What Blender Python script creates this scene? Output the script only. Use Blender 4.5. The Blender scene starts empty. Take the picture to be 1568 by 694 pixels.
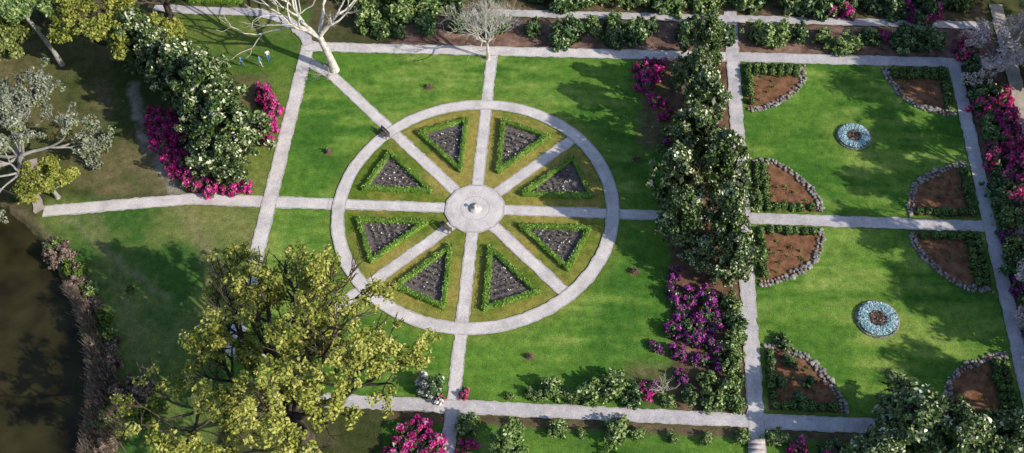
import bpy, bmesh, math, numpy as np
from mathutils import Matrix, Vector
RNG=np.random.default_rng(7)
COL=bpy.context.scene.collection

# ------------------------------------------------------------------ materials
def new_mat(name):
    m=bpy.data.materials.new(name); m.use_nodes=True
    nt=m.node_tree; b=nt.nodes['Principled BSDF']
    return m,nt,b
def surf(name,c1,c2,scale=1.0,rough=.85,bump=.3,c3=None,fine=25.0,spec=.25):
    m,nt,b=new_mat(name); N=nt.nodes; L=nt.links
    tc=N.new('ShaderNodeTexCoord')
    n1=N.new('ShaderNodeTexNoise'); n1.inputs['Scale'].default_value=scale; n1.inputs['Detail'].default_value=8; n1.inputs['Roughness'].default_value=.65
    n2=N.new('ShaderNodeTexNoise'); n2.inputs['Scale'].default_value=fine; n2.inputs['Detail'].default_value=4
    L.new(tc.outputs['Object'],n1.inputs['Vector']); L.new(tc.outputs['Object'],n2.inputs['Vector'])
    r=N.new('ShaderNodeValToRGB'); L.new(n1.outputs['Fac'],r.inputs['Fac'])
    r.color_ramp.elements[0].position=.33; r.color_ramp.elements[0].color=(*c1,1)
    r.color_ramp.elements[1].position=.67; r.color_ramp.elements[1].color=(*c2,1)
    if c3:
        e=r.color_ramp.elements.new(.5); e.color=(*c3,1)
    mr=N.new('ShaderNodeMapRange'); mr.inputs['From Min'].default_value=.3; mr.inputs['From Max'].default_value=.7
    mr.inputs['To Min'].default_value=.78; mr.inputs['To Max'].default_value=1.2
    L.new(n2.outputs['Fac'],mr.inputs['Value'])
    mx=N.new('ShaderNodeVectorMath'); mx.operation='SCALE'
    L.new(r.outputs['Color'],mx.inputs[0]); L.new(mr.outputs['Result'],mx.inputs['Scale'])
    L.new(mx.outputs['Vector'],b.inputs['Base Color'])
    b.inputs['Roughness'].default_value=rough; b.inputs['Specular IOR Level'].default_value=spec
    if bump:
        bp=N.new('ShaderNodeBump'); bp.inputs['Strength'].default_value=bump; bp.inputs['Distance'].default_value=.05
        L.new(n2.outputs['Fac'],bp.inputs['Height']); L.new(bp.outputs['Normal'],b.inputs['Normal'])
    return m
def leafmat(name,cols,rough=.5,trans=0,spec=.4):
    """foliage/petal material: colour picked by the per-face 'var' attribute"""
    m,nt,b=new_mat(name); N=nt.nodes; L=nt.links
    a=N.new('ShaderNodeAttribute'); a.attribute_name='var'
    r=N.new('ShaderNodeValToRGB'); L.new(a.outputs['Fac'],r.inputs['Fac'])
    els=r.color_ramp.elements
    els[0].position=cols[0][0]; els[0].color=(*cols[0][1],1)
    els[1].position=cols[-1][0]; els[1].color=(*cols[-1][1],1)
    for p,c in cols[1:-1]:
        e=els.new(p); e.color=(*c,1)
    L.new(r.outputs['Color'],b.inputs['Base Color'])
    b.inputs['Roughness'].default_value=rough; b.inputs['Specular IOR Level'].default_value=spec
    if trans:
        t=N.new('ShaderNodeBsdfTranslucent'); L.new(r.outputs['Color'],t.inputs['Color'])
        ms=N.new('ShaderNodeMixShader'); ms.inputs[0].default_value=trans
        L.new(b.outputs[0],ms.inputs[1]); L.new(t.outputs[0],ms.inputs[2])
        L.new(ms.outputs[0],N['Material Output'].inputs['Surface'])
    return m

M_PATH=surf('pale_gravel_paving',(.50,.465,.47),(.76,.715,.71),.55,.9,.2,(.65,.61,.615),9)
M_PATH2=surf('weathered_paving',(.40,.385,.43),(.66,.63,.66),.5,.9,.2,(.54,.515,.55),9)
M_SAND=surf('sandy_path',(.34,.30,.27),(.55,.49,.45),.9,.9,.3,None,12)
M_EDGE=surf('brick_edging',(.36,.32,.33),(.60,.56,.57),3,.9,.3,None,20)
M_STONE=surf('light_stone',(.48,.46,.45),(.68,.66,.64),3,.7,.3)
M_ROCK=surf('field_rock',(.11,.10,.10),(.48,.45,.43),1.6,.85,.5,(.28,.265,.26),12)
M_MULCH=surf('pine_bark_mulch',(.10,.045,.025),(.31,.165,.09),1.1,.95,.6,(.21,.10,.055),7)
M_SOIL=surf('flower_bed_soil',(.075,.06,.065),(.21,.175,.175),2.5,.95,.5,None,9)
M_BARK=surf('oak_bark',(.03,.025,.02),(.12,.1,.075),2,.95,.6)
M_BARKL=surf('pale_bark',(.26,.24,.21),(.74,.70,.65),1.8,.8,.5,(.56,.53,.49),9)
M_BARKG=surf('grey_lichen_bark',(.2,.195,.19),(.42,.41,.40),2,.9,.5)
M_WOOD=surf('dark_wood',(.05,.04,.035),(.13,.11,.1),5,.7,.3)
M_BRONZE=surf('weathered_bronze',(.22,.24,.2),(.36,.38,.33),6,.6,.1)

M_MAG=leafmat('magnolia_leaf',[(0,(.012,.026,.008)),(.38,(.045,.085,.02)),(.68,(.11,.18,.04)),(.88,(.24,.31,.12)),(1,(.62,.64,.46))],.35,0,.55)  # palest end stands for leaf undersides and for painted white highlights
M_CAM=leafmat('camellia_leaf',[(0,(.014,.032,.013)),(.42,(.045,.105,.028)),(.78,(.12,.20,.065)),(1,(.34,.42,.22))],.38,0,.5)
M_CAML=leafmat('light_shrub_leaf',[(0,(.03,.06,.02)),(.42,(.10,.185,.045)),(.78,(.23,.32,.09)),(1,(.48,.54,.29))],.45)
M_BOX=leafmat('boxwood_leaf',[(0,(.045,.10,.012)),(.5,(.15,.28,.03)),(1,(.32,.48,.09))],.5)
M_BOXD=leafmat('dark_boxwood_leaf',[(0,(.012,.035,.01)),(.5,(.05,.11,.022)),(1,(.16,.26,.06))],.5)
M_OAK=leafmat('live_oak_leaf',[(0,(.10,.13,.02)),(.35,(.28,.32,.055)),(.75,(.50,.51,.12)),(1,(.70,.68,.27))],.6,.3,.3)
M_OAKD=leafmat('dark_oak_leaf',[(0,(.04,.06,.013)),(.5,(.15,.19,.04)),(1,(.38,.4,.13))],.55)  # darker oak green, shared by some pines and the mossy oak
M_MOSS=leafmat('spanish_moss',[(0,(.10,.12,.09)),(.5,(.22,.25,.19)),(1,(.44,.46,.36))],.8,0,.1)
M_MAGENTA=leafmat('magenta_azalea_bloom',[(0,(.25,.01,.09)),(.5,(.62,.02,.28)),(1,(.88,.14,.5))],.6,.25,.2)
M_PURPLE=leafmat('purple_azalea_bloom',[(0,(.05,.02,.045)),(.5,(.22,.022,.19)),(1,(.56,.09,.48))],.6,0,.2)
M_PINK=leafmat('coral_azalea_bloom',[(0,(.4,.02,.12)),(.5,(.72,.06,.28)),(1,(.9,.32,.48))],.6,.25,.2)
M_WHITE=leafmat('white_petal',[(0,(.5,.51,.47)),(.6,(.75,.75,.73)),(1,(.87,.85,.83))],.6,0,.2)
M_BLUSH=leafmat('blush_blossom',[(0,(.34,.26,.27)),(.6,(.62,.5,.52)),(1,(.8,.7,.7))],.6,0,.2)
M_BLUE=leafmat('pale_blue_petal',[(0,(.07,.22,.22)),(.35,(.24,.48,.56)),(.65,(.5,.68,.8)),(1,(.84,.87,.88))],.6,0,.2)
M_REED=leafmat('dry_reed',[(0,(.06,.045,.035)),(.5,(.19,.14,.11)),(1,(.42,.34,.29))],.8,0,.1)
M_GRASST=leafmat('rough_grass',[(0,(.03,.06,.01)),(.5,(.08,.14,.025)),(1,(.18,.24,.06))],.8,0,.1)
M_BEDP=leafmat('bedding_leaf',[(0,(.05,.045,.045)),(.6,(.13,.13,.115)),(1,(.27,.28,.21))],.7,0,.2)

# ------------------------------------------------------------------ mesh builder
def nrm(a): return a/np.maximum(np.linalg.norm(a,axis=-1,keepdims=True),1e-9)
class MB:
    def __init__(s): s.V=[];s.F=[];s.M=[];s.A=[];s.n=0
    def add(s,v,f,mi=0,var=None):
        v=np.asarray(v,float); f=np.asarray(f,int)
        s.V.append(v); s.F.append(f+s.n); s.n+=len(v)
        s.M.append(np.full(len(f),mi)); s.A.append(np.full(len(f),.5) if var is None else np.asarray(var,float))
    def mesh(s,name,mats,smooth=False):
        V=np.concatenate(s.V);F=np.concatenate(s.F);M=np.concatenate(s.M);A=np.concatenate(s.A)
        me=bpy.data.meshes.new(name)
        me.vertices.add(len(V)); me.vertices.foreach_set('co',V.ravel().astype(np.float32))
        me.loops.add(F.size); me.loops.foreach_set('vertex_index',F.ravel().astype(np.int32))
        me.polygons.add(len(F)); me.polygons.foreach_set('loop_start',(np.arange(len(F))*4).astype(np.int32))
        me.update(calc_edges=True)
        for m in mats: me.materials.append(m)
        me.polygons.foreach_set('material_index',M.astype(np.int32))
        at=me.attributes.new('var','FLOAT','FACE'); at.data.foreach_set('value',np.clip(A,0,1).astype(np.float32))
        if smooth: me.polygons.foreach_set('use_smooth',np.ones(len(F),bool))
        return me
def obj(name,me,loc=(0,0,0),rot=0.,sc=(1,1,1),parent=None):
    o=bpy.data.objects.new(name,me); COL.objects.link(o)
    o.location=loc; o.rotation_euler=(0,0,rot); o.scale=sc if hasattr(sc,'__len__') else (sc,)*3
    if parent: o.parent=parent
    return o
def leaves(mb,P,out,size,mi,var,rng,spread=.9,asp=1.7):
    n=len(P); N=nrm(out+rng.normal(0,spread,(n,3)))
    t=nrm(np.cross(N,rng.normal(0,1,(n,3)))); b=np.cross(N,t)
    s=(size*rng.uniform(.6,1.35,n))[:,None]
    v=np.stack([P-t*s*.5*asp,P-b*s*.5,P+t*s*.5*asp,P+b*s*.5],1).reshape(-1,3)
    mb.add(v,np.arange(4*n).reshape(n,4),mi,var)
def tube(mb,pts,rad,mi=0,k=6):
    pts=np.asarray(pts,float); n=len(pts); d=nrm(np.gradient(pts,axis=0))
    ref=np.array([0.3,.2,1.]) if abs(d[0,2])<.9 else np.array([1.,.1,0])
    t=nrm(np.cross(d,ref)); b=np.cross(d,t)
    a=np.linspace(0,2*np.pi,k,endpoint=False)
    R=np.asarray(rad)[:,None,None]
    v=pts[:,None,:]+R*(t[:,None,:]*np.cos(a)[None,:,None]+b[:,None,:]*np.sin(a)[None,:,None])
    i=np.arange(n-1)[:,None]*k; j=np.arange(k)[None,:]; j2=(j+1)%k
    f=np.stack([i+j,i+j2,i+k+j2,i+k+j],-1).reshape(-1,4)
    mb.add(v.reshape(-1,3),f,mi)
def grow(mb,rng,p,d,L,r,depth,tips,ang=.6,up=.08,k=3,fall=.74,rf=.6,wig=.16,n=4,mi=0):
    pts=[p]; d=nrm(d)
    for i in range(n):
        d=nrm(d+rng.normal(0,wig,3)+np.array([0,0,up])); p=p+d*L/n; pts.append(p)
    tube(mb,pts,np.linspace(r,r*.66,n+1),mi,6 if depth>1 else 4)
    if depth<=1: tips.append((pts[2],d))
    if depth==0: tips.append((p,d)); return
    off=rng.uniform(0,2*np.pi)
    for c in range(k):
        a=off+c*2*np.pi/k+rng.normal(0,.4); ax=nrm(np.cross(d,rng.normal(0,1,3))); bx=np.cross(d,ax)
        aa=ang*rng.uniform(.6,1.3); pr=ax*np.cos(a)+bx*np.sin(a)
        st=pts[-1]
        grow(mb,rng,st,d*np.cos(aa)+pr*np.sin(aa),L*fall*rng.uniform(.8,1.2),r*rf,depth-1,tips,ang,up,k,fall,rf,wig,n,mi)
def clumps(mb,rng,C,outs,cr,per,size,mi,vbase=.5,vspan=.5,flat=1.,spread=.9,upb=.35):
    n=len(C)
    cv=rng.uniform(-.5,.5,n); sz=np.repeat(rng.uniform(.6,1.25,n),per)[:,None]
    P=np.repeat(C,per,0); O=np.repeat(outs,per,0)
    q=rng.normal(0,1,(n*per,3)); q=nrm(q)*(rng.uniform(0,1,(n*per,1))**.45)*cr*sz; q[:,2]*=flat
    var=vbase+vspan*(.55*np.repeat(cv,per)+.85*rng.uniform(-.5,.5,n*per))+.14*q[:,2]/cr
    leaves(mb,P+q,nrm(O*.5+nrm(q)*.5)+np.array([0,0,upb]),size,mi,var,rng,spread)

def crown_tree(seed,h,r,leafm,bark,nc=170,per=50,size=.27,cr=.6,vb=.5,vs=.6,low=.12,sp=.9):
    rng=np.random.default_rng(seed); mb=MB()
    tube(mb,[(0,0,-.1),(0.05,0,h*.25),(0,.08,h*.55),(0,0,h*.92)],[.035*h*.7,.028*h*.7,.018*h*.7,.02],0,7)
    z=rng.uniform(low,1,nc)
    pr=np.sin(np.pi*np.clip((z-low)/(1-low),0,1)**.72*.93+.12)**.75
    az=rng.uniform(0,2*np.pi,nc)
    lob=1+.28*np.sin(az*3+rng.uniform(0,6))+.22*np.sin(az*5+z*9)+.18*np.sin(z*17+az)
    rr=r*np.abs(pr)*lob*rng.uniform(.45,1.02,nc)**.6
    C=np.stack([rr*np.cos(az),rr*np.sin(az),z*h],1)
    O=nrm(np.stack([np.cos(az),np.sin(az),(z-.45)*1.6],1))
    for i in range(0,nc,7):
        tube(mb,[(0,0,max(.15*h,C[i,2]-.25*rr[i]-.3)),C[i]*[.55,.55,1]-[0,0,.12*rr[i]],C[i]],[.06,.045,.02],0,4)
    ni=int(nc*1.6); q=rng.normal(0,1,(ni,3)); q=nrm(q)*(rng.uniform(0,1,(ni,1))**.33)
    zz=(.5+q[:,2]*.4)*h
    leaves(mb,np.stack([q[:,0]*r*.55,q[:,1]*r*.55,zz],1),q,size*2.4,1,rng.uniform(0,.3,ni),rng)  # oversized dark leaves added inside the crown to block light
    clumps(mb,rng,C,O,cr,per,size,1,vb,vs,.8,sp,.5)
    return mb.mesh('crown_tree_mesh',[bark,leafm])

def shrub_mesh(seed,leafm,h=1.2,nc=46,per=34,size=.13,flower=None,ff=.6,cr=.26,vb=.5):
    rng=np.random.default_rng(seed); mb=MB()
    for i in range(5):
        a=rng.uniform(0,6.28); tube(mb,[(0,0,-.03),(.25*math.cos(a),.25*math.sin(a),h*.4),(.5*math.cos(a),.5*math.sin(a),h*.75)],[.05,.035,.015],0,4)
    az=rng.uniform(0,2*np.pi,nc); e=np.arcsin(rng.uniform(0,1,nc))
    lob=(1+.25*np.sin(az*2+seed)+.18*np.sin(az*4+seed*2))*rng.uniform(.55,1.08,nc)
    C=np.stack([np.cos(e)*np.cos(az)*lob*.85,np.cos(e)*np.sin(az)*lob*.85,.12+np.sin(e)*(h-.25)*np.clip(lob,.5,1.2)],1)
    O=nrm(C-[0,0,.2])
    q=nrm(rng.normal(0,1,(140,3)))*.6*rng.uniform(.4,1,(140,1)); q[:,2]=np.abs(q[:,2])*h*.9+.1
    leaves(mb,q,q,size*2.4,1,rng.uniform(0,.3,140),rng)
    if flower:
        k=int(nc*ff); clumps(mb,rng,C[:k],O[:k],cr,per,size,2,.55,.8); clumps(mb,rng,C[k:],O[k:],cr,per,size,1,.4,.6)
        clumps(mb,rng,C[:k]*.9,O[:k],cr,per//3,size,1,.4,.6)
        return mb.mesh('shrub_mesh',[M_BARK,leafm,flower])
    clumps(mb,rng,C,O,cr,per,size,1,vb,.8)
    return mb.mesh('shrub_mesh',[M_BARK,leafm])

# ------------------------------------------------------------------ ground
shoreY=np.array([-400,-60,-28.8,-24.1,-20.7,-17.3,-13.6,-10.7,-7.2,-4,-1.5,3,400])
shoreX=np.array([-30,-31,-32.8,-33.6,-34.5,-36,-38.1,-40.9,-43.2,-46.9,-50.6,-75,-700])
def vnoise(X,Y,s,seed):
    rng=np.random.default_rng(seed); g=rng.uniform(0,1,(64,64))
    x=X/s+1000.; y=Y/s+1000.; xi=np.floor(x).astype(int); yi=np.floor(y).astype(int); fx=x-xi; fy=y-yi
    fx=fx*fx*(3-2*fx); fy=fy*fy*(3-2*fy)
    G=lambda a,b:g[a%64,b%64]
    return (G(xi,yi)*(1-fx)+G(xi+1,yi)*fx)*(1-fy)+(G(xi,yi+1)*(1-fx)+G(xi+1,yi+1)*fx)*fy
def segdist(X,Y,pl):
    d=np.full(X.shape,1e9)
    for (ax,ay),(bx,by) in zip(pl[:-1],pl[1:]):
        vx,vy=bx-ax,by-ay; t=np.clip(((X-ax)*vx+(Y-ay)*vy)/(vx*vx+vy*vy),0,1)
        d=np.minimum(d,np.hypot(X-ax-t*vx,Y-ay-t*vy))
    return d
def build_ground():
    far=np.array([-1500,-900,-500,-300,-200,-140,-100,-80,-72.])
    xs=np.concatenate([far,np.arange(-66,66.01,.22),-far[::-1]])
    ys=np.concatenate([far,np.array([-60,-50,-42]),np.arange(-36,42.01,.22),np.array([50,60]),-far[::-1]])
    X,Y=np.meshgrid(xs,ys); sh=X.shape
    wx=X+3*vnoise(X,Y,4,31); wy=Y+3*vnoise(X,Y,4,32)
    nA=vnoise(wx,wy,6,1)*.5+vnoise(wx,wy,2.3,2)*.3+vnoise(X,Y,.9,3)*.2
    nB=vnoise(wx,wy,7,5)*.45+vnoise(wx,wy,2.6,6)*.3+vnoise(X,Y,.7,7)*.25
    nC=vnoise(X,Y,1.2,8)*.5+vnoise(X,Y,.45,9)*.5
    nS=vnoise(X,Y*4.,5,12)*.6+vnoise(X,Y*5.,2.2,13)*.4
    wob=(nC-.5)*.5
    def lerp(a,b,t): t=np.clip(t,0,1)[...,None]; return np.asarray(a)*(1-t)+np.asarray(b)*t
    def box(x0,x1,y0,y1,s=.35,w=1.):
        Xw=X+wob*w; Yw=Y+wob*w
        return np.clip((Xw-x0)/s+.5,0,1)*np.clip((x1-Xw)/s+.5,0,1)*np.clip((Yw-y0)/s+.5,0,1)*np.clip((y1-Yw)/s+.5,0,1)
    C=lerp((.05,.065,.022),(.12,.10,.055),(nA-.3)*2.2)
    def put(mask,a,b,t):
        nonlocal C
        C=C*(1-mask[...,None])+lerp(a,b,t)*mask[...,None]
    put(box(-60,-21.5,0,24,2),(.06,.085,.025),(.16,.14,.07),(nA-.3)*2.5)
    put(box(-40,-22.5,18,29,1.5),(.07,.15,.025),(.16,.19,.05),(nB-.3)*2.2)
    put(box(-25.5,-21.8,.5,22,1.),(.09,.18,.027),(.18,.22,.055),(nB-.3)*2.2)
    put(box(-46,-21.5,-40,-.3,1.2),(.055,.13,.026),(.17,.205,.06),(nB-.28)*2.3)
    G1,G2,G3=(.055,.15,.022),(.135,.265,.038),(.29,.36,.09)
    def lawn(mask,dry=0.):
        t=(nB*.65+nS*.35-.30)*2.2
        put(mask,G1,G2,t)
        put(mask*np.clip((nA*.6+nS*.4-.50+dry)*3.8,0,.8),G2,G3,t)
    lawn(box(-21.8,20.3,-22,22.2,.4))
    lawn(box(-21.8,-8,-22,-.5,.4)*.8,.12)
    R=np.hypot(X,Y); th=(np.degrees(np.arctan2(Y,X))%45)
    put(np.clip(1-(R-15)/1.5,0,1)*(R>15)*.5,(.12,.2,.03),(.25,.27,.06),nB)
    sec=np.clip((13.7-R)/.3,0,1)
    edge=np.clip((np.sin(np.radians(np.minimum(th,45-th)))*R-.9)/1.2,0,1)
    put(sec,(.12,.18,.025),(.31,.265,.07),(nB-.5)*2.6+.62-.25*edge+.15*(nC-.5))
    put(box(20.2,26.9,-21.8,21.9,.8,1.5),(.10,.06,.04),(.27,.16,.11),(nC-.25)*1.8)
    put(box(17,21,9,22,1.5,2)*.8,(.10,.07,.04),(.2,.13,.09),nC)
    put(box(16,24,-21.5,-17,1.2,2)*.7,(.07,.08,.03),(.16,.11,.07),nC)
    put(box(-12,57,23.4,28,.5,1.),(.13,.08,.065),(.30,.19,.15),(nC-.25)*1.8)
    put(box(-12,57,29.4,36,.5,1.),(.07,.06,.03),(.18,.13,.08),(nC-.25)*1.8)
    for y0,y1 in ((.7,21.9),(-21.8,-.7)): lawn(box(28.2,51.5,y0,y1,.3),.04)
    for cy in (11.25,-11.35):
        r=np.hypot(X-39.7,Y-cy); put(np.clip(1-np.abs(r-2.3)/.8,0,1)*.35,(.2,.28,.06),(.25,.3,.07),nC)
    put(box(52.9,57.3,-30,26,.5),(.09,.06,.045),(.24,.16,.13),nC)
    lawn(box(-6,60,-40,-23.3,.5)*.9,-.15)
    put(box(-6,60,-24.2,-23.2,.5),(.09,.07,.04),(.18,.13,.08),nC)
    for pl,w,a,s in (([(-41,16),(-39.3,11.5),(-36.8,7),(-33,2),(-32,.5)],.7,(.36,.33,.30),.75),
                   ([(-30.5,-1),(-28,-5),(-24,-11)],1.3,(.25,.22,.11),.7),
                   ([(-45,16),(-43,12),(-44,5)],1.0,(.18,.15,.1),.5),
                   ([(-31,-1.4),(-26,-2.6),(-22,-5)],1.6,(.22,.22,.08),.55),
                   ([(-43,-3),(-36,-8),(-30,-12)],.5,(.22,.22,.12),.5),
                   ([(-40,-3),(-33,-14),(-28,-24)],.9,(.19,.18,.09),.45)):
        d=segdist(X+wob*2,Y+wob*2,pl); mk=np.clip(1.3-d/w,0,1)*s*(.4+nC)
        put(np.clip(mk,0,1),a,a,nC)
    for (x,y) in YOUNG:
        d=np.hypot(X-x,Y-y)+wob; put(np.clip((.55-d)/.25,0,1)*.8,(.16,.08,.05),(.27,.14,.1),nC)
    dS=X-np.interp(Y,shoreY,shoreX)
    put(np.clip((2.4-dS)/1.6,0,1)*(Y<2)*.8,(.06,.065,.03),(.2,.15,.10),(nC-.2)*1.5)
    z=-1.3*np.clip(-(dS+wob)/1.6+.15,0,1)
    z=np.where(Y>6,0,z)
    V=np.stack([X,Y,z],-1).reshape(-1,3)
    ny,nx=sh; i=np.arange(ny-1)[:,None]*nx+np.arange(nx-1)[None,:]
    F=np.stack([i,i+1,i+nx+1,i+nx],-1).reshape(-1,4)
    mb=MB(); mb.add(V,F)
    m,nt,b=new_mat('garden_ground'); N=nt.nodes; L=nt.links
    at=N.new('ShaderNodeAttribute'); at.attribute_name='groundcol'
    tc=N.new('ShaderNodeTexCoord')
    n1=N.new('ShaderNodeTexNoise'); n1.inputs['Scale'].default_value=1.3; n1.inputs['Detail'].default_value=10; n1.inputs['Roughness'].default_value=.75
    n2=N.new('ShaderNodeTexNoise'); n2.inputs['Scale'].default_value=8; n2.inputs['Detail'].default_value=6; n2.inputs['Roughness'].default_value=.7
    for n in (n1,n2): L.new(tc.outputs['Object'],n.inputs['Vector'])
    m1=N.new('ShaderNodeMapRange'); m2=N.new('ShaderNodeMapRange')
    for mr,n,a,c in ((m1,n1,.62,1.42),(m2,n2,.58,1.44)):
        mr.inputs['From Min'].default_value=.32; mr.inputs['From Max'].default_value=.68
        mr.inputs['To Min'].default_value=a; mr.inputs['To Max'].default_value=c; L.new(n.outputs['Fac'],mr.inputs['Value'])
    mu=N.new('ShaderNodeMath'); mu.operation='MULTIPLY'; L.new(m1.outputs[0],mu.inputs[0]); L.new(m2.outputs[0],mu.inputs[1])
    sc=N.new('ShaderNodeVectorMath'); sc.operation='SCALE'; L.new(at.outputs['Color'],sc.inputs[0]); L.new(mu.outputs[0],sc.inputs['Scale'])
    L.new(sc.outputs[0],b.inputs['Base Color']); b.inputs['Roughness'].default_value=.95; b.inputs['Specular IOR Level'].default_value=.1
    bp=N.new('ShaderNodeBump'); bp.inputs['Strength'].default_value=.8; bp.inputs['Distance'].default_value=.08
    L.new(n2.outputs['Fac'],bp.inputs['Height']); L.new(bp.outputs['Normal'],b.inputs['Normal'])
    me=mb.mesh('ground',[m])
    ca=me.attributes.new('groundcol','FLOAT_COLOR','POINT')
    CC=np.concatenate([C.reshape(-1,3),np.ones((V.shape[0],1))],1)
    ca.data.foreach_set('color',CC.ravel().astype(np.float32))
    obj('ground',me)
YOUNG=[(-16.7,6.9),(-6.8,16.7),(16.7,7.2),(16.5,-7),(6.7,-17)]
build_ground()
def water():
    m,nt,b=new_mat('pond_water'); N=nt.nodes; L=nt.links
    n=N.new('ShaderNodeTexNoise'); n.inputs['Scale'].default_value=.3; n.inputs['Detail'].default_value=8
    tc=N.new('ShaderNodeTexCoord'); L.new(tc.outputs['Object'],n.inputs['Vector'])
    r=N.new('ShaderNodeValToRGB'); L.new(n.outputs['Fac'],r.inputs['Fac'])
    r.color_ramp.elements[0].position=.35; r.color_ramp.elements[0].color=(.018,.015,.006,1)
    r.color_ramp.elements[1].position=.7; r.color_ramp.elements[1].color=(.05,.045,.016,1)
    L.new(r.outputs[0],b.inputs['Base Color']); b.inputs['Roughness'].default_value=.25; b.inputs['Specular IOR Level'].default_value=.2
    n2=N.new('ShaderNodeTexNoise'); n2.inputs['Scale'].default_value=2.5; L.new(tc.outputs['Object'],n2.inputs['Vector'])
    bp=N.new('ShaderNodeBump'); bp.inputs['Strength'].default_value=.25; bp.inputs['Distance'].default_value=.05
    L.new(n2.outputs['Fac'],bp.inputs['Height']); L.new(bp.outputs['Normal'],b.inputs['Normal'])
    mb=MB(); mb.add([(-400,-400,-.4),(-28,-400,-.4),(-28,5.5,-.4),(-400,5.5,-.4)],[(0,1,2,3)])
    obj('pond_water',mb.mesh('pond_water',[m]))
water()

# ------------------------------------------------------------------ paths
ZP=[.010]
def nextz(): ZP[0]+=.004; return ZP[0]
def ribbon(name,pl,w,mat,edge=True,jit=.045):
    pts=[]
    for (a,b) in zip(pl[:-1],pl[1:]):
        a=np.array(a,float); b=np.array(b,float); n=max(2,int(np.linalg.norm(b-a)/.4))
        for i in range(n): pts.append(a+(b-a)*i/n)
    pts.append(np.array(pl[-1],float)); P=np.array(pts); d=nrm(np.gradient(P,axis=0)); nn=np.stack([-d[:,1],d[:,0]],1)
    z=nextz(); k=len(P); j=RNG.normal(0,jit,(k,2)); h=w/2
    cols=[-h-.0,-h+.14,h-.14,h] if edge else [-h,-h*.4,h*.4,h]
    V=[];mb=MB()
    for c,off in enumerate(cols):
        o=np.full(k,off)+(j[:,0] if c==0 else j[:,1] if c==3 else 0)
        V.append(np.column_stack([P+nn*o[:,None],np.full(k,z)]))
    V=np.concatenate(V); base=np.arange(k-1)
    for c in range(3):
        f=np.stack([c*k+base,c*k+base+1,(c+1)*k+base+1,(c+1)*k+base],1)[:,::-1]
        mb.add(V if c==0 else np.zeros((0,3)),f if c==0 else f-mb.n,1 if (edge and c!=1) else 0)
    return obj(name,mb.mesh(name,[mat,M_EDGE]))
def annulus(name,r0,r1,mats,z,n=160,center=(0,0)):
    a=np.linspace(0,2*np.pi,n,endpoint=False); rs=[r0,r0+.14,r1-.14,r1]
    V=[];mb=MB()
    for c,r in enumerate(rs):
        rr=r+(RNG.normal(0,.03,n) if c in(0,3) else 0)
        V.append(np.stack([center[0]+rr*np.cos(a),center[1]+rr*np.sin(a),np.full(n,z)],1))
    V=np.concatenate(V); i=np.arange(n); j=(i+1)%n
    for c in range(len(rs)-1):
        f=np.stack([c*n+i,(c+1)*n+i,(c+1)*n+j,c*n+j],1)
        mb.add(V if c==0 else np.zeros((0,3)),f if c==0 else f-mb.n,1 if c in(0,len(rs)-2) else 0)
    return obj(name,mb.mesh(name,mats))
w=1.3
ribbon('garden_path',[(-45.8,-2.25),(-36.6,-.9),(-30,.05),(-21.8,0),(-15,0)],1.5,M_PATH)
for k in range(8):
    a=math.radians(45*k); c,s=math.cos(a),math.sin(a)
    r1=22.6 if k in (2,6) else (28 if k==0 else 15.5)
    if k==5: pl=[(2.6*c,2.6*s),(-18.5,-18.5)]
    elif k==3: pl=[(2.6*c,2.6*s),(-18,18),(-21.8,20.6)]
    elif k in(1,7): pl=[(2.6*c,2.6*s),(13.8*c,13.8*s)]
    else: pl=[(2.6*c,2.6*s),(r1*c,r1*s)]
    ribbon('wheel_spoke_path',pl,w,M_PATH)
ribbon('garden_path',[(27,0),(62,0)],1.4,M_PATH2)
ribbon('garden_path',[(-21.8,23.5),(-21.8,-18.5)],1.6,M_PATH)
ribbon('garden_path',[(-22,22.6),(0,22.6),(27,22.6)],1.5,M_PATH)
ribbon('garden_path',[(27,22.6),(57.5,22.5)],1.5,M_PATH2)
ribbon('garden_path',[(-17,-22.5),(27,-22.5)],1.4,M_PATH2)
ribbon('garden_path',[(27,-22.5),(60,-22.3)],1.5,M_PATH2)
ribbon('garden_path',[(27.55,30),(27.55,-30)],1.5,M_PATH2)
ribbon('garden_path',[(52.1,23),(52.1,-26)],1.4,M_PATH2)
ribbon('garden_path',[(0,-22.6),(-.1,-32)],1.3,M_PATH2)
ribbon('garden_path',[(-3,28.9),(57,28.5)],1.2,M_PATH2)
ribbon('garden_path',[(-42,28.6),(-37.3,28.2),(-29,28.1),(-25,26.8),(-22.4,24.3),(-21.8,22.8)],1.3,M_PATH2)
ribbon('garden_path',[(58.4,32),(58.2,4)],1.5,M_SAND,False)
ribbon('garden_path',[(-49.5,4.5),(-48.2,1.1),(-46.6,-1.6),(-46,-2.2)],1.2,M_SAND,False,.12)
annulus('wheel_ring_path',13.6,15.0,[M_PATH,M_EDGE],nextz())
def disc(name,rs,n,mats,z,rot=0,center=(0,0)):
    bm=bmesh.new(); rings=[]
    for r in rs: rings.append([bm.verts.new((center[0]+r*math.cos(rot+2*math.pi*i/n),center[1]+r*math.sin(rot+2*math.pi*i/n),z)) for i in range(n)])
    f=bm.faces.new(rings[0]); f.material_index=0
    for k in range(len(rs)-1):
        for i in range(n):
            f=bm.faces.new((rings[k][i],rings[k+1][i],rings[k+1][(i+1)%n],rings[k][(i+1)%n])); f.material_index=(k+1)%len(mats)
    me=bpy.data.meshes.new(name); bm.to_mesh(me); bm.free()
    for m in mats: me.materials.append(m)
    return obj(name,me)
disc('hub_plaza_paving',[1.5,1.58,3.0,3.2],12,[M_PATH,M_EDGE],nextz()+.004,math.radians(15))
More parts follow.
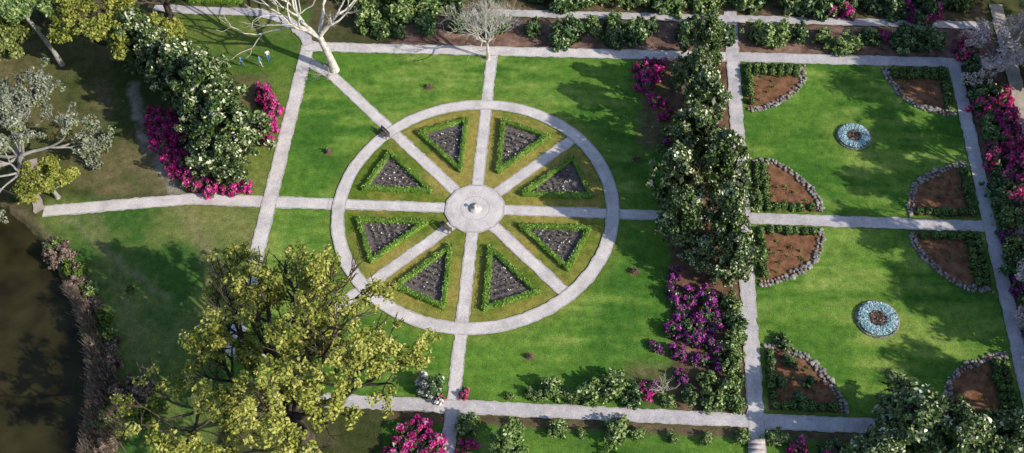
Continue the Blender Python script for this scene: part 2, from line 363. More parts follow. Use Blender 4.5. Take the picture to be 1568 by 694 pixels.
def lathe(mb,prof,n=16,mi=0,cx=0,cy=0):
    a=np.linspace(0,2*np.pi,n,endpoint=False)
    V=np.concatenate([np.stack([cx+r*np.cos(a),cy+r*np.sin(a),np.full(n,z)],1) for r,z in prof])
    i=np.arange(n); j=(i+1)%n; F=[]
    for c in range(len(prof)-1): F.append(np.stack([c*n+i,c*n+j,(c+1)*n+j,(c+1)*n+i],1))
    mb.add(V,np.concatenate(F),mi)
mb=MB()
ZB=ZP[0]+.02
lathe(mb,[(.7,ZB),(.7,ZB+.05),(.02,ZB+.055)],8)
lathe(mb,[(.22,ZB+.05),(.22,.22),(.13,.27),(.15,.38),(.10,.52),(.09,.6),(.14,.68),(.2,.72),(.2,.75),(.02,.755)],16)
lathe(mb,[(.15,.757),(.15,.775),(.02,.777)],20,1)
mb.add([(-.12,-.01,.777),(.12,-.01,.777),(.12,-.01,.93),(.07,-.01,.86),(-.12,.01,.777),(.12,.01,.777),(.12,.01,.93),(.07,.01,.86)],[(0,1,2,3),(7,6,5,4),(1,5,6,2),(0,3,7,4),(3,2,6,7)],1)
obj('stone_sundial',mb.mesh('stone_sundial',[M_STONE,M_BRONZE]))

# ------------------------------------------------------------------ wheel beds
def poly(name,pts,z,mat):
    bm=bmesh.new(); bm.faces.new([bm.verts.new((x,y,z)) for x,y in pts]); me=bpy.data.meshes.new(name)
    bmesh.ops.recalc_face_normals(bm,faces=bm.faces); bm.to_mesh(me); bm.free(); me.materials.append(mat)
    return obj(name,me)
def hedge_run(mb,rng,a,b,w=.5,h=.5,dens=75,size=.12):
    a=np.array(a,float); b=np.array(b,float); d=b-a; L=np.linalg.norm(d); d/=L; n=np.array([-d[1],d[0]])
    a=a-d*w*.4; b=b+d*w*.4; L=np.linalg.norm(b-a)
    k=max(2,int(L/.5)); prof=[(-w/2,0),(-w/2,h*.85),(-w*.36,h),(w*.36,h),(w/2,h*.85),(w/2,0)]
    V=[]
    for i in range(k+1):
        p=a+(b-a)*i/k
        for (o,z) in prof:
            q=p+n*(o*rng.uniform(.85,1.08)*.9); V.append((q[0],q[1],z*rng.uniform(.88,1.0)*.92 if z else 0))
    F=[]
    for i in range(k):
        for c in range(5): F.append((i*6+c,(i+1)*6+c,(i+1)*6+c+1,i*6+c+1))
    F+= [(0,1,4,5),(1,2,3,4),(k*6+5,k*6+4,k*6+1,k*6),(k*6+4,k*6+3,k*6+2,k*6+1)]
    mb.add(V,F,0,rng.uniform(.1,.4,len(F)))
    N=int(L*(w+2*h)*dens); t=rng.uniform(0,1,N)*L; s=rng.uniform(-1,1,N)*(w/2+h)
    wv=1+.14*np.sin(t*2.3+b[1])+.1*np.sin(t*5.1+a[0])
    off=np.clip(s,-w/2,w/2)*wv; z=np.where(np.abs(s)>w/2,h-(np.abs(s)-w/2),h*(.93+.1*np.sin(t*3.1+a[1])))+rng.normal(0,.035,N)
    P=np.stack([a[0]+d[0]*t+n[0]*off,a[1]+d[1]*t+n[1]*off,z],1); P[:,:2]+=rng.normal(0,.03,(N,2))
    side=np.where(np.abs(s)>w/2,np.sign(s),0)
    O=np.stack([n[0]*side,n[1]*side,np.where(side==0,1.,.25)],1)
    patch=.15*np.sin(t*1.7+a[0])+.1*np.sin(t*4.3)
    leaves(mb,P,O*1.3,size,0,rng.uniform(.25,1,N)*.8+patch+.1*(side==0),rng,.5,1.3)  # top leaves get a lighter colour, a painted lit top
for k in range(8):
    rng=np.random.default_rng(100+k)
    a0=math.radians(45*k); a1=math.radians(45*(k+1))
    d0=np.array([math.cos(a0),math.sin(a0)]); d1=np.array([math.cos(a1),math.sin(a1)])
    n0=np.array([-d0[1],d0[0]]); n1=np.array([d1[1],-d1[0]]); ins=2.05
    ap=(d0+d1)/np.linalg.norm(d0+d1)*ins/math.sin(math.radians(22.5))
    c0=d0*11.95+n0*ins; c1=d1*11.95+n1*ins
    poly('flower_bed_soil',[ap,c0,c1],.03,M_SOIL)
    mb=MB()
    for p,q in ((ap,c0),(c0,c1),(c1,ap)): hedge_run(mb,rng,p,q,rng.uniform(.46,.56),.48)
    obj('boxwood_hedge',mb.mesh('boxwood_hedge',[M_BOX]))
    mb=MB(); P=[];Wt=[]
    bis=nrm(d0+d1); per=np.array([-bis[1],bis[0]])
    rmin=ap@bis+1.0; rmax=c0@bis-.55
    for r in np.arange(rmin,rmax,.62):
        hw=(r-ap@bis)*math.tan(math.radians(22.5))-.5
        for t in np.arange(-hw,hw,.32):
            if rng.uniform()<.08: continue
            q=bis*(r+rng.normal(0,.05))+per*(t+rng.normal(0,.05)); P.append(q); Wt.append(rng.uniform()<(.55 if (int(r/.62)+k)%2 else .14))
    for q,wt in zip(P,Wt):
        n=7; o=rng.normal(0,.08,(n,3)); o[:,2]=np.abs(o[:,2])+.08
        leaves(mb,np.array([q[0],q[1],.03])+o,np.tile([0,0,1.],(n,1)),.13,0,rng.uniform(0,1,n),rng)
        if wt:
            n=rng.integers(1,4); o=rng.normal(0,.07,(n,3)); o[:,2]=np.abs(o[:,2])+.2
            leaves(mb,np.array([q[0],q[1],.03])+o,np.tile([0,0,1.],(n,1)),.12,1,rng.uniform(.2,1,n),rng,.4,1.1)
    obj('bedding_flowers',mb.mesh('bedding_flowers',[M_BEDP,M_WHITE]))

# ------------------------------------------------------------------ parterre beds
def rock(mb,rng,p,s,mi=0):
    g=np.linspace(-1,1,3); V=[];F=[]
    for ax in range(3):
        for sg in(-1,1):
            b=len(V)
            for u in g:
                for v in g:
                    q=[0,0,0]; q[ax]=sg; q[(ax+1)%3]=u; q[(ax+2)%3]=v*sg; q=np.array(q,float); V.append(q/np.linalg.norm(q))
            for i in range(2):
                for j in range(2): F.append((b+i*3+j,b+(i+1)*3+j,b+(i+1)*3+j+1,b+i*3+j+1))
    V=np.array(V); sc=rng.uniform(.65,1.2,3)*s; k=rng.normal(0,1.5,(2,3)); V=V*(1+.16*np.sin(V@k[0]*2+k[1,0]))[:,None]*sc
    a=rng.uniform(0,6.28); c,s_=math.cos(a),math.sin(a); V=V@np.array([[c,s_,0],[-s_,c,0],[0,0,.75]])
    mb.add(V+np.asarray(p),F,mi)
def ball(mb,rng,c,r,mi=0,n=230,size=.14,vb=.5):
    q=nrm(rng.normal(0,1,(n,3))); q[:,2]=np.abs(q[:,2])*1.15-.12; sh=rng.uniform(.82,1.05,(n,1))
    P=np.array(c)+q*r*sh+[0,0,.1]
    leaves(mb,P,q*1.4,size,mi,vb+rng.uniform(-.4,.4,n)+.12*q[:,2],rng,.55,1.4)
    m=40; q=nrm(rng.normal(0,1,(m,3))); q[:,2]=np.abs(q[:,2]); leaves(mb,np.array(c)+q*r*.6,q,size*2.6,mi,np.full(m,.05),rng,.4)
BR=6.9
bedm=[]
for v in range(3):
    rng=np.random.default_rng(300+v); st=MB(); hb=MB()
    for a in np.arange(.02,math.pi/2-.01,.055):
        wv=.12*math.sin(a*7+v)
        for rr in (BR-.12,BR-.5):
            rock(st,rng,((rr+wv+rng.normal(0,.09))*math.cos(a+rng.normal(0,.012)),(rr+wv+rng.normal(0,.09))*math.sin(a),.08),rng.uniform(.13,.29))
    for t in np.arange(.5,BR-.9,.86):
        for row,off in enumerate((.45,1.25)):
            for sw in(0,1):
                if (row==1 and (sw==0 or t<1 or v==1)) : continue
                if rng.uniform()<.06: continue
                x,y=t+rng.normal(0,.07),off+rng.normal(0,.07)
                if sw and t<.9 : continue
                c=(x,y) if (sw==0)!=(v==2) else (y,x)
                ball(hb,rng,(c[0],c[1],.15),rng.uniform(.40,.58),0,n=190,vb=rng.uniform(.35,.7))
    for _ in range(14):
        a=rng.uniform(.2,1.4); r=rng.uniform(2.2,5.8); n=12
        P=np.array([r*math.cos(a),r*math.sin(a),.05])+np.abs(rng.normal(0,.14,(n,3))); leaves(hb,P,np.tile([0,0,1.],(n,1)),.13,0,rng.uniform(.4,1,n),rng)
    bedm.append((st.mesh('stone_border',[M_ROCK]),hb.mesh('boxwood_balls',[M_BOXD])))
def fan(name,c,rot,r,z,mat,n=28):
    pts=[(0,0)]+[(r*math.cos(math.pi/2*i/n),r*math.sin(math.pi/2*i/n)) for i in range(n+1)]
    bm=bmesh.new(); bm.faces.new([bm.verts.new((x,y,0)) for x,y in pts]); me=bpy.data.meshes.new(name); bm.to_mesh(me); bm.free(); me.materials.append(mat)
    return obj(name,me,(c[0],c[1],z),rot)
i=0
for y0,y1 in ((1.05,21.45),(-21.3,-1.05)):
    for (cx,cy,rot) in ((28.75,y0,0),(50.95,y0,90),(50.95,y1,180),(28.75,y1,270)):
        rot=math.radians(rot); fan('mulch_bed',(cx,cy),rot,BR-.15,.012,M_MULCH)
        st,hb=bedm[i%3]
        obj('stone_bed_border',st,(cx,cy,0),rot); obj('boxwood_hedge',hb,(cx,cy,0),rot); i+=1
mb=MB(); rng=np.random.default_rng(5)
for a in np.arange(0,2*np.pi,.1):
    rock(mb,rng,(1.75*math.cos(a),1.75*math.sin(a),.06),.13,0)
n=2600; a=rng.uniform(0,6.283,n); r=np.sqrt(rng.uniform(.75**2,1.65**2,n)); 
P=np.stack([r*np.cos(a),r*np.sin(a),.15+.16*np.sin((r-.7)*3)+rng.uniform(0,.1,n)],1)
leaves(mb,P,np.tile([0,0,1.5],(n,1)),.11,1,rng.uniform(0,1,n)*.75+.25*np.sin(a*9)**2,rng,.5,1.1)
n=600; a=rng.uniform(0,6.283,n); r=np.sqrt(rng.uniform(0,.75**2,n)); P=np.stack([r*np.cos(a),r*np.sin(a),.1+rng.uniform(0,.2,n)],1)
leaves(mb,P,np.tile([0,0,1.],(n,1)),.14,2,rng.uniform(.2,1,n),rng)
fb=mb.mesh('round_flower_bed',[M_ROCK,M_BLUE,M_REED])
obj('round_flower_bed',fb,(39.85,11.25,.0)); obj('round_flower_bed',fb,(39.6,-11.35,0),1.,1.12)

# ------------------------------------------------------------------ trees and shrubs
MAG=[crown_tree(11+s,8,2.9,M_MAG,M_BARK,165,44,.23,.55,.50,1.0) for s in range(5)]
CAM=[shrub_mesh(20+s,M_CAM) for s in range(4)]
LSH=[shrub_mesh(30+s,M_CAML,1.2) for s in range(4)]
AZM=[shrub_mesh(40+s,M_CAM,1.0,flower=M_MAGENTA,ff=.8) for s in range(3)]
AZP=[shrub_mesh(50+s,M_CAM,1.0,flower=M_PURPLE,ff=.65) for s in range(3)]
AZK=[shrub_mesh(60+s,M_CAM,1.0,flower=M_PINK,ff=.8) for s in range(2)]
WHS=shrub_mesh(70,M_CAM,1.2,flower=M_WHITE,ff=.5)
RED=[shrub_mesh(80+s,M_REED,1.3) for s in range(2)]
GRS=[shrub_mesh(85+s,M_GRASST,.9) for s in range(2)]
rg=np.random.default_rng(99)
def put(name,var,x,y,r,hs=1.):
    s=r*rg.uniform(.93,1.07)
    return obj(name,var[rg.integers(len(var))],(x,y,0),rg.uniform(0,6.28),(s*rg.uniform(.85,1.15),s*rg.uniform(.85,1.15),s*hs))
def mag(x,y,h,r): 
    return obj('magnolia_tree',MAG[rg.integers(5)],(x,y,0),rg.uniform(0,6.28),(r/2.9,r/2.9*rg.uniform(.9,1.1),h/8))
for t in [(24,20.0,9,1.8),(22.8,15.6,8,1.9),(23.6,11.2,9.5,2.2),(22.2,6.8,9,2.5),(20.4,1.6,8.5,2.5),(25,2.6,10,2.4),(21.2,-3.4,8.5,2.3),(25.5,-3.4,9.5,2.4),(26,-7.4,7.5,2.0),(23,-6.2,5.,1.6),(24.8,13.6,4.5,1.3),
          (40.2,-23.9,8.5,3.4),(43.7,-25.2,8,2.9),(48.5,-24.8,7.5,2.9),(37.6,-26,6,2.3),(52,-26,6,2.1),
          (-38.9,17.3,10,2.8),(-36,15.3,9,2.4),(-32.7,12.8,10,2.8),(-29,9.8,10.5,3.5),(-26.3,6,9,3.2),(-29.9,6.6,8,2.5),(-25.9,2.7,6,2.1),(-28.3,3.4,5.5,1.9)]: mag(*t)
for x in np.arange(-10,26,2.9):
    put('camellia_shrub',CAM,x+rg.normal(0,.7),25.9+rg.normal(0,.9),rg.uniform(1.,2.0),1.15)
for x in np.arange(-18,57,2.6):
    put('camellia_shrub',CAM if rg.uniform()<.6 else LSH,x+rg.normal(0,.6),31.2+rg.normal(0,.6),rg.uniform(1.3,2.4),1.2)
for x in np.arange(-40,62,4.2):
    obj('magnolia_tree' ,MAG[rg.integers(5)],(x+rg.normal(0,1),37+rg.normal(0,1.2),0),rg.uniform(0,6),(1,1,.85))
for x in (14,15.8,11.6,26.6,25,30.8,33,35.6,38,40.3,43,45.6,47.8,50): 
    put('camellia_shrub',CAM if rg.uniform()<.6 else LSH,x+rg.normal(0,.4),25.6+rg.normal(0,.6),rg.uniform(1.1,2.0),1.1)
for x,y,r in ((40.8,30.4,1.7),(38.8,30.6,1.5),(48.8,30.2,1.8),(50.5,30,1.5),(52.9,24.4,1.),(54,24.3,1.2),(45,26.2,.9),(36.8,30.2,1.2)): put('azalea_bush',AZM,x,y,r)
for x,y,r in ((-13.5,25.2,1.5),(-15.2,27,1.8),(-11.2,27.5,1.9),(-8,28.5,1.7)): put('camellia_shrub',LSH,x,y,r,1.2)
for x,y,r in ((17.2,19.8,1.4),(18.4,18.6,1.3),(18.9,15.2,1.1),(19.8,13.3,.8),(17.2,17.4,.9),(18.9,20.6,1.1)): put('azalea_bush',AZM,x,y,r,1.1)
for x,y,r in ((20.3,-9.6,1.),(21.9,-9.8,1.1),(23.6,-10,1.2),(21,-11.8,1.1),(22.8,-12.3,1.2),(24.2,-12.6,1.),(20.4,-13.8,1.1),(22.3,-14.4,1.2),(24.1,-15,1.1),(20.6,-16,1.),(22.6,-16.6,1.1),(18.6,-15.5,.8),(24.4,-17.4,.9),(18.0,-19.8,1.0),(20.9,-18.6,.8),(20.4,-7.4,.9),(25.7,10.5,.9),(20.6,9.5,.9)): put('azalea_bush',AZP,x,y,r,rg.uniform(.8,1.3))
for x,y,r in ((25.9,-10.4,1.1),(26.1,-12.4,1.3),(25.8,-14.8,1.4),(25.6,-17,1.2),(25.4,-19.4,1.3),(23.2,-18.8,1.0),(21.6,-20.6,1.1),(23.6,-20.9,1.2),(25.6,-21,1.),(25.9,16.9,.8),(25.8,6.8,1.),(21.2,18.2,1.0),(20.2,11,1.1),(19.6,-21.1,.7),(21.5,-13,.8),(23.4,-11.2,.7)): put('camellia_shrub',LSH if rg.uniform()<.75 else CAM,x,y,r,1.15)
for x,y,r in ((7.2,-21,.8),(8.9,-20.6,1.5),(12.6,-20.6,1.6),(14.6,-20.1,2.0),(16.4,-20.7,1.3),(10.5,-20.9,.7),(5.2,-21.3,.5),(9.7,-24.4,1.1),(15,-24.4,1.4),(16.8,-24.4,.7),(1.6,-24.4,1.3),(6.2,-24.3,.8),(26.2,-24.3,.9),(29.2,-24.2,1.1),(11.8,-24.5,.5),(20,-24.6,.6),(23,-24.6,.7),(34,-25,1.1),(12,-28.5,1.4),(16,-28.3,1.7),(20,-29,1.3)): put('garden_shrub',LSH if rg.uniform()<.6 else CAM,x,y,r,1.0)
for x,y,r in ((30.4,-14.4,1.0),(31,-16.4,.8),(29.9,-18.6,1.0),(32.6,-18.4,.8),(31.6,-20.4,.9)): put('garden_shrub',CAM,x,y,r*.85,1.)
put('white_rhododendron_bush',[WHS],-2.0,-20.9,1.6,1.2)
for x,y,r in ((-3.2,-25.2,1.5),(-2.0,-26.8,1.5),(-4.4,-27,1.3),(1.3,-27.6,1.),(1.8,-26.2,.8),(31,-25.4,1.2),(33.4,-26,1.2),(35.5,-26.4,1.),(29.6,-26.8,1.),(17.6,-20.2,.8)): put('azalea_bush',AZM,x,y,r)
put('azalea_bush',AZK,.9,-21.3,.7); put('azalea_bush',AZK,-1.2,-21.9,.6)
obj('columnar_holly_tree',crown_tree(91,5.5,1.4,M_CAML,M_BARK,90,40,.2,.4),(5.6,-27,0))
for y in np.arange(-28,27,1.9):
    u=rg.uniform(); x=54.0+rg.normal(0,.3)
    if u<.45: put('camellia_shrub',CAM,x,y,rg.uniform(1.0,1.6),1.2)
    elif u<.68: put('camellia_shrub',LSH,x,y,rg.uniform(1.,1.5),1.2)
    else: put('azalea_bush',AZK if y>0 else AZP,x,y,rg.uniform(1.,1.5),1.2)
for y in (16.8,14.8,12.8,10.8,8.6,6.4,4.2,2.): put('azalea_bush',AZK if rg.uniform()<.6 else AZM,55.9+rg.normal(0,.3),y,rg.uniform(1.5,1.9),1.15)
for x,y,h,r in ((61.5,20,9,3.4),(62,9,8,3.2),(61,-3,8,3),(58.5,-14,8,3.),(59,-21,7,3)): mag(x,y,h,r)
for x,y,r in ((-36.6,9.6,1.3),(-35.6,8.,1.4),(-34.6,6.6,1.4),(-33.5,5.3,1.5),(-32.3,4.,1.4),(-31,2.7,1.4),(-29.7,1.8,1.3),(-28.2,1.4,1.2),(-26.4,1.3,1.2),(-24.9,1.7,1.1),(-37,11.2,1.1),(-24.6,13.4,1.3),(-24.,11.6,1.3),(-25.4,15.,1.1),(-23.8,9.8,1.1),(-23.6,8.,1.),(-34.8,10,1.2),(-33.6,8.2,1.2)): put('azalea_bush',AZM,x,y,r,1.35)
for x,y in YOUNG: put('young_rose_bush',RED,x,y,.34,1.3)

# -------- large trees
def big_tree(name,seed,base,limbs,L,r,depth,leafm,bark,cr,per,size,ang=.55,up=.05,trunk=3.,k=3,vb=.5,flat=.6,keep=1.,lean=(0,0),fall=.74,extra=None,wig=.17):
    rng=np.random.default_rng(seed); mb=MB(); tips=[]
    top=np.array([lean[0],lean[1],trunk]); tube(mb,[(0,0,-.2),(lean[0]*.15,lean[1]*.15,trunk*.3),(lean[0]*.6,lean[1]*.6,trunk*.7),top],[r*1.9,r*1.35,r*1.2,r*1.1],0,10)
    for (az,el,f) in limbs:
        a=math.radians(az); e=math.radians(el); d=np.array([math.cos(a)*math.cos(e),math.sin(a)*math.cos(e),math.sin(e)])
        grow(mb,rng,top-np.array([0,0,.15]),d,L*f,r*.72,depth,tips,ang,up,k,fall,.6,wig)
    if leafm:
        T=np.array([t[0] for t in tips]); D=np.array([t[1] for t in tips])
        g=np.sin(T[:,0]*1.1+seed)+np.sin(T[:,1]*1.3+2*seed)+np.sin((T[:,0]-T[:,1])*.7)
        order=np.argsort(np.argsort(g+rng.normal(0,.6,len(T))))/len(T)
        sel=order<keep; T=T[sel]; D=D[sel]
        c=T.mean(0); O=nrm(T-c+[0,0,2.])
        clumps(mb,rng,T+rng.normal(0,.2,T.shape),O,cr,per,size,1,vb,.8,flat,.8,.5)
        if extra:
            s2=rng.uniform(0,1,len(T))<extra[1]; clumps(mb,rng,T[s2]-[0,0,.3],O[s2],cr*.9,per,size*.9,2,.5,.9,1.,1.2,0)
    me=mb.mesh(name,[bark]+([leafm] if leafm else [])+([extra[0]] if extra else []))
    return obj(name,me,base)
big_tree('live_oak_tree',3,(-13.2,-26.4,0),[(98,24,1.2),(145,20,1.1),(172,26,.75),(62,28,1.15),(30,24,1.1),(118,46,1.1),(215,35,.6),(310,35,.8),(80,60,1.),(0,30,.8),(125,30,1.15),(80,30,1.1)],4.5,.58,4,M_OAK,M_BARK,.62,44,.19,.6,.045,3.6,3,.52,.55,.55,(-.6,.6),.74)
big_tree('live_oak_tree',8,(-44,19.8,0),[(a,30,1) for a in range(0,360,60)]+[(40,70,.8)],3.1,.36,3,M_OAK,M_BARK,.7,60,.21,.6,.05,2.8,3,.4,.6,.62,fall=.7)
big_tree('live_oak_tree',9,(-39.5,27,0),[(a,35,1) for a in range(20,380,72)],2.6,.3,3,M_OAK,M_BARK,.65,50,.2,.6,.05,2.5,3,.4,.6,.65,fall=.7)
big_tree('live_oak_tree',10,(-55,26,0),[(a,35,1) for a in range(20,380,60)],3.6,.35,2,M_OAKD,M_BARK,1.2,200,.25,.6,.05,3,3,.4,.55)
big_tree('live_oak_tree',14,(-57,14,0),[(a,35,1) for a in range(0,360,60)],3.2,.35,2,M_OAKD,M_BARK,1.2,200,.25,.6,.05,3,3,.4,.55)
big_tree('mossy_oak_tree',21,(-49.2,3.0,0),[(20,25,1.0),(75,30,1.0),(130,30,1),(190,30,1),(250,30,.9),(310,22,1.15),(350,50,.9),(90,70,.8)],3.3,.32,4,M_MOSS,M_BARKG,.5,22,.18,.62,.03,2.6,3,.45,.8,.55,(0,0),.74,(M_OAKD,.28))
big_tree('live_oak_tree',22,(-44.8,-.4,0),[(a,35,1) for a in range(10,370,72)],1.5,.18,2,M_OAK,M_BARKG,.6,60,.18,.6,.05,1.6,3,.42,.6,.8)
big_tree('white_sycamore_tree',31,(-18,19.0,0),[(155,32,1.25),(185,45,1.1),(110,50,1.1),(50,40,1.0),(215,50,.9),(350,50,.8),(130,65,1.),(165,20,1.2)],3.4,.32,5,None,M_BARKL,1,0,0,.5,.03,4.6,2,lean=(-1.1,.8),fall=.78)
big_tree('bare_crape_myrtle_tree',33,(-.4,21.4,0),[(0,55,1),(60,55,1),(120,55,1),(180,50,1),(240,60,1),(300,60,1),(30,80,1)],1.8,.14,5,None,M_BARKL,1,0,0,.55,.05,2.6,3,fall=.76)
big_tree('bare_crape_myrtle_tree',34,(-18.6,17.8,0),[(a,50,1) for a in range(0,360,60)],.8,.05,3,None,M_BARKG,1,0,0,.5,.05,.5,3)
big_tree('bare_crape_myrtle_tree',35,(19.2,-20,0),[(a,45,1) for a in range(0,360,50)],.75,.06,3,None,M_BARKL,1,0,0,.45,.05,.5,2)
big_tree('blossoming_cherry_tree',36,(55.5,21,0),[(a,50,1) for a in range(0,360,60)],1.9,.15,3,M_BLUSH,M_BARKG,.45,22,.13,.5,.05,2.2,3,.5,.8,.6)
big_tree('blossoming_cherry_tree',37,(55.0,-8.5,0),[(a,45,1) for a in range(0,360,60)],1.7,.14,3,M_BLUSH,M_BARKG,.5,40,.15,.5,.05,1.6,3,.5,.8,.8)
big_tree('pine_tree',38,(-50.5,18.8,0),[(a,40,1) for a in range(0,360,60)]+[(0,85,.7)],1.7,.2,2,M_CAML,M_BARKG,.75,120,.2,.6,.08,7,3,.5,.7,1,(-1.6,.6))
big_tree('pine_tree',39,(59.5,26,0),[(a,40,1) for a in range(0,360,60)]+[(0,85,.7)],1.7,.2,2,M_OAKD,M_BARKG,.8,110,.22,.6,.08,5,3,.6,.7,1,(.3,.3))
TT=[big_tree('unseen_shade_pine_tree',50+s,(p[0],p[1],0),[(a+s*20,30,1) for a in range(0,360,52)]+[(0,80,1),(120,60,1),(240,60,1)],2.8,.3,3,M_OAKD,M_BARK,.8,40,.24,.55,.05,8.,3,.5,.6,.55).data for s,p in enumerate(((66,11),(64,-6)))]  # pines out of view, added to cast streak shadows on the east parterre
for i,(x,y,s) in enumerate(((69,-16,1.),(65,2,.9),(62.5,-24,.85),(72,18,1.15),(63,-14,.8))):
    obj('unseen_shade_pine_tree',TT[i%2],(x,y,0),i*1.3,s)
# -------- shore vegetation
for i in range(60):
    y=rg.uniform(-31,-5); x=np.interp(y,shoreY,shoreX)+rg.uniform(-.3,2.4)
    u=rg.uniform(); put('reed_clump' if u<.45 else 'shore_shrub',RED if u<.45 else (GRS if u<.8 else LSH),x,y,rg.uniform(.35,1.1),rg.uniform(.7,1.5))
mb=MB(); n=6500; y=rg.uniform(-34,-12,n); x=np.interp(y,shoreY,shoreX)+np.abs(rg.normal(0,1.1,n))*np.clip((-y-8)/12,.3,1.4)-.2
h=rg.uniform(.5,1.9,n); lx=rg.normal(-.1,.3,(n,2)); w_=.04
V=np.stack([np.stack([x-w_,y,np.full(n,-.2)],1),np.stack([x+w_,y,np.full(n,-.2)],1),np.stack([x+lx[:,0]+.02,y+lx[:,1],h],1),np.stack([x+lx[:,0]-.02,y+lx[:,1],h],1)],1).reshape(-1,3)
mb.add(V,np.arange(4*n).reshape(n,4),0,rg.uniform(0.4,1,n)); obj('reed_bed',mb.mesh('reed_bed',[M_REED]))
put('reed_clump',RED,-29.5,-22.3,1.7,1.2); put('shore_shrub',GRS,-28.3,-24.4,1.6); put('shore_shrub',GRS,-33.6,-11.5,.5)

# ------------------------------------------------------------------ north-west hedge parterre
mb=MB(); rng=np.random.default_rng(77)
for a,b in (((-38,29.8),(-31.5,29.6)),((-38,31.5),(-31.5,31.3)),((-38,29.8),(-38,31.5)),((-31.5,29.6),(-31.5,31.3))): hedge_run(mb,rng,a,b,.5,.5)
obj('boxwood_hedge',mb.mesh('boxwood_hedge',[M_BOX]))

# ------------------------------------------------------------------ benches, steps
def boxq(mb,c,s,mi=0,R=None):
    x,y,z=s[0]/2,s[1]/2,s[2]/2
    V=np.array([(-x,-y,-z),(x,-y,-z),(x,y,-z),(-x,y,-z),(-x,-y,z),(x,-y,z),(x,y,z),(-x,y,z)],float)
    if R is not None: V=V@R.T
    mb.add(V+np.array(c),[(0,3,2,1),(4,5,6,7),(0,1,5,4),(1,2,6,5),(2,3,7,6),(3,0,4,7)],mi)
bench=MB()
for i in range(5): boxq(bench,(0,-.2+i*.1,.45),(1.5,.08,.03))
Rb=np.array(Matrix.Rotation(math.radians(-12),3,'X'))
for i in range(3): boxq(bench,(0,.27+.02*i,.58+.13*i),(1.5,.025,.09),0,Rb)
for sx in(-.68,.68):
    boxq(bench,(sx,-.2,.215),(.07,.07,.43)); boxq(bench,(sx,.26,.43),(.07,.06,.86)); boxq(bench,(sx,0,.405),(.06,.42,.05)); boxq(bench,(sx,0,.66),(.07,.5,.04)); boxq(bench,(sx,-.2,.55),(.06,.06,.18))
bm_=bench.mesh('garden_bench',[M_WOOD])
obj('garden_bench',bm_,(-10.9,9.5,.02),math.radians(-45)); obj('garden_bench',bm_,(-2.75,-2.65,.05),math.radians(135)); obj('garden_bench',bm_,(-30.3,1.15,.0),math.radians(0))
mb=MB()
for i in range(4): boxq(mb,(27.4,-24.6-i*.45,.40-.1*i),(1.5,.43,.1),0)
for i in range(4): boxq(mb,(27.4,-24.6-i*.45,(.35-.1*i)/2),(1.46,.40,max(.02,.35-.1*i)),1)
obj('garden_steps',mb.mesh('garden_steps',[M_EDGE,M_EDGE]))

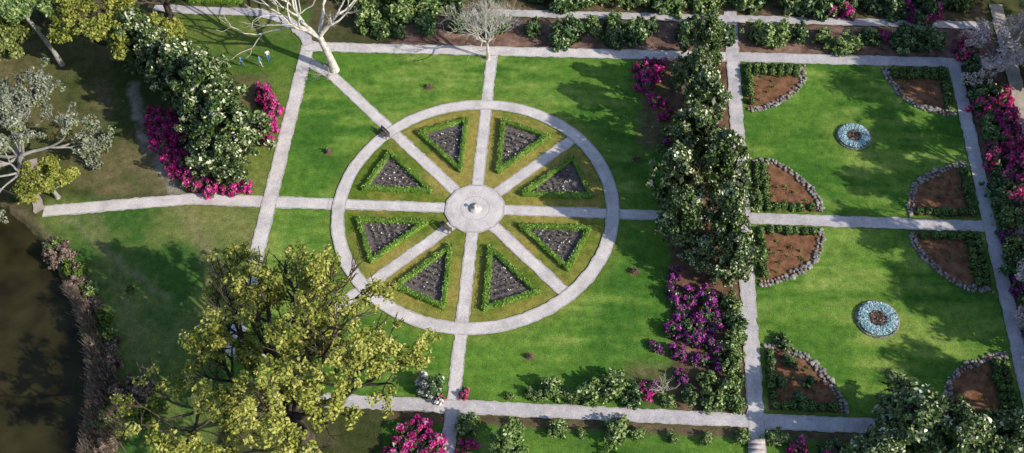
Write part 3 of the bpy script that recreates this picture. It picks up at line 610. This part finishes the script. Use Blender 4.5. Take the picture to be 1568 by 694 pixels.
# ------------------------------------------------------------------ people
def flat(name,c,rough=.7):
    return surf(name,tuple(x*.85 for x in c),tuple(min(1,x*1.15) for x in c),8,rough,.05)
SKIN=flat('skin',(.5,.3,.22),.5); HAIR=flat('hair',(.06,.035,.02),.6)
def person(x,y,face,shirt,pants,stride=.18,arm=.2):
    S=lambda n,c:flat(n,c)
    ms,mp=S('shirt_cloth',shirt),S('trouser_cloth',pants)
    root=bpy.data.objects.new('person',None); COL.objects.link(root); root.location=(x,y,.02); root.rotation_euler=(0,0,face)
    def skin(name,verts,edges,rad,matf,mats):
        me=bpy.data.meshes.new(name); me.from_pydata(verts,edges,[]); o=bpy.data.objects.new(name,me); COL.objects.link(o)
        md=o.modifiers.new('s','SKIN'); 
        for i,r in enumerate(rad):
            sv=me.skin_vertices[0].data[i]; sv.radius=r if hasattr(r,'__len__') else (r,r)
        me.skin_vertices[0].data[0].use_root=True
        o.modifiers.new('u','SUBSURF').levels=2; 
        dg=bpy.context.evaluated_depsgraph_get(); em=bpy.data.meshes.new_from_object(o.evaluated_get(dg)); bpy.data.objects.remove(o)
        em.materials.clear()
        for m in mats: em.materials.append(m)
        for p in em.polygons: p.material_index=matf(p.center); p.use_smooth=True
        q=obj(name,em,parent=root); return q
    st,ar=stride,arm
    V=[(0,0,.95),(0,0,1.15),(0,0,1.38),(0,0,1.47),(0,.01,1.54),
       (.10,0,.9),(.11,st*.5,.5),(.11,st*.55-.04,.08),(.11,st*.55+.13,.04),
       (-.10,0,.9),(-.11,-st*.3,.5),(-.11,-st-.06,.09),(-.11,-st+.1,.04),
       (.19,0,1.4),(.25,-ar*.5,1.13),(.25,-ar*.2,.88),(-.19,0,1.4),(-.25,ar*.5,1.13),(-.25,ar*1.0,.9)]
    E=[(0,1),(1,2),(2,3),(3,4),(0,5),(5,6),(6,7),(7,8),(0,9),(9,10),(10,11),(11,12),(2,13),(13,14),(14,15),(2,16),(16,17),(17,18)]
    Rr=[(.15,.11),(.13,.1),(.16,.11),.06,.05,.09,.06,.042,.04,.09,.06,.042,.04,.065,.045,.03,.065,.045,.03]
    def mf(c):
        if c.z>1.47: return 2
        if abs(c.x)>.2 and c.z<1.12: return 2
        return 0 if c.z>.93 else 1
    skin('body',V,E,Rr,mf,[ms,mp,SKIN])
    bm=bmesh.new(); bmesh.ops.create_uvsphere(bm,u_segments=16,v_segments=12,radius=1)
    for v in bm.verts:
        c=v.co; fr=max(0,c.y)
        v.co=Vector((c.x*.078*(1-.18*max(0,-c.z)),c.y*.095+(.02 if fr>.9 and abs(c.x)<.3 and abs(c.z)<.3 else 0),c.z*.118))+Vector((0,.015,1.64))
    for f in bm.faces:
        c=f.calc_center_median()-Vector((0,.015,1.64)); f.material_index=1 if (c.z>.05 or (c.y<0 and c.z>-.06)) else 0; f.smooth=True
    for sx in(-1,1):
        r=bmesh.ops.create_icosphere(bm,subdivisions=1,radius=.022,matrix=Matrix.Translation((sx*.08,.005,1.635)))
    for sx in(-1,1):
        r=bmesh.ops.create_icosphere(bm,subdivisions=1,radius=.01,matrix=Matrix.Translation((sx*.03,.1,1.65)))
        for v in r['verts']:
            for f in v.link_faces: f.material_index=1
    me=bpy.data.meshes.new('head'); bm.to_mesh(me); bm.free(); me.materials.append(SKIN); me.materials.append(HAIR); obj('head',me,parent=root)
    for sx,(hx,hy,hz) in ((1,V[15]),(-1,V[18])):
        hv=[(hx,hy,hz),(hx,hy+.01,hz-.08)]; he=[(0,1)]; hr=[.028,.035]
        for i,(o,l) in enumerate(((-.03,.07),(-.01,.085),(.01,.08),(.03,.065))):
            b=len(hv); hv+=[(hx,hy+o+.01,hz-.11),(hx-sx*.012,hy+o+.012,hz-.11-l*.55),(hx-sx*.03,hy+o+.01,hz-.11-l)]; he+=[(1,b),(b,b+1),(b+1,b+2)]; hr+=[.01,.009,.008]
        b=len(hv); hv+=[(hx-sx*.01,hy+.05,hz-.07),(hx-sx*.02,hy+.06,hz-.11)]; he+=[(0,b),(b,b+1)]; hr+=[.011,.009]
        skin('hand',hv,he,hr,lambda c:0,[SKIN])
person(-28.9,19.2,2.0,(.05,.25,.65),(.08,.1,.2)); person(-26.7,19.3,-1.2,(.06,.28,.7),(.55,.55,.52)); person(-26.0,20.3,.6,(.75,.73,.68),(.05,.18,.5))

# ------------------------------------------------------------------ light, sky, camera
el=math.radians(30); sd=Vector((.93,-.36,0)).normalized()
S=Vector((sd.x*math.cos(el),sd.y*math.cos(el),math.sin(el)))
sl=bpy.data.lights.new('sun','SUN'); sl.energy=5.; sl.angle=math.radians(.5); sl.color=(1,.91,.75)
so=bpy.data.objects.new('sun',sl); COL.objects.link(so); so.rotation_euler=(-S).to_track_quat('-Z','Y').to_euler(); so.location=S*150
wd=bpy.data.worlds.new('World'); bpy.context.scene.world=wd; wd.use_nodes=True; nt=wd.node_tree
sk=nt.nodes.new('ShaderNodeTexSky'); sk.sky_type='NISHITA'; sk.sun_disc=False; sk.sun_elevation=el; sk.sun_rotation=math.atan2(S.x,S.y)
bg=nt.nodes['Background']; bg.inputs[1].default_value=.15; nt.links.new(sk.outputs[0],bg.inputs[0])
th,ps,ro=.95934,.12651,-.068
fw=Vector((-math.sin(ps)*math.cos(th),math.cos(ps)*math.cos(th),-math.sin(th)))
rt=Vector((math.cos(ps),math.sin(ps),0)); dn=Vector((math.sin(ps)*math.sin(th),-math.cos(ps)*math.sin(th),-math.cos(th)))
c,s=math.cos(ro),math.sin(ro); xr=rt*c-dn*s; yd=rt*s+dn*c
cd=bpy.data.cameras.new('camera'); cd.lens=36*1638.81/1568; cd.sensor_width=36; cd.clip_end=4000; cd.clip_start=1
co=bpy.data.objects.new('camera',cd); COL.objects.link(co)
Mx=Matrix.Identity(4)
for i,v in enumerate((xr,-yd,-fw)):
    for j in range(3): Mx[j][i]=v[j]
Mx.translation=Vector((11.964,-64.654,90)); co.matrix_world=Mx
sc=bpy.context.scene; sc.camera=co
sc.view_settings.view_transform='Standard'; sc.view_settings.look='None'; sc.view_settings.exposure=0
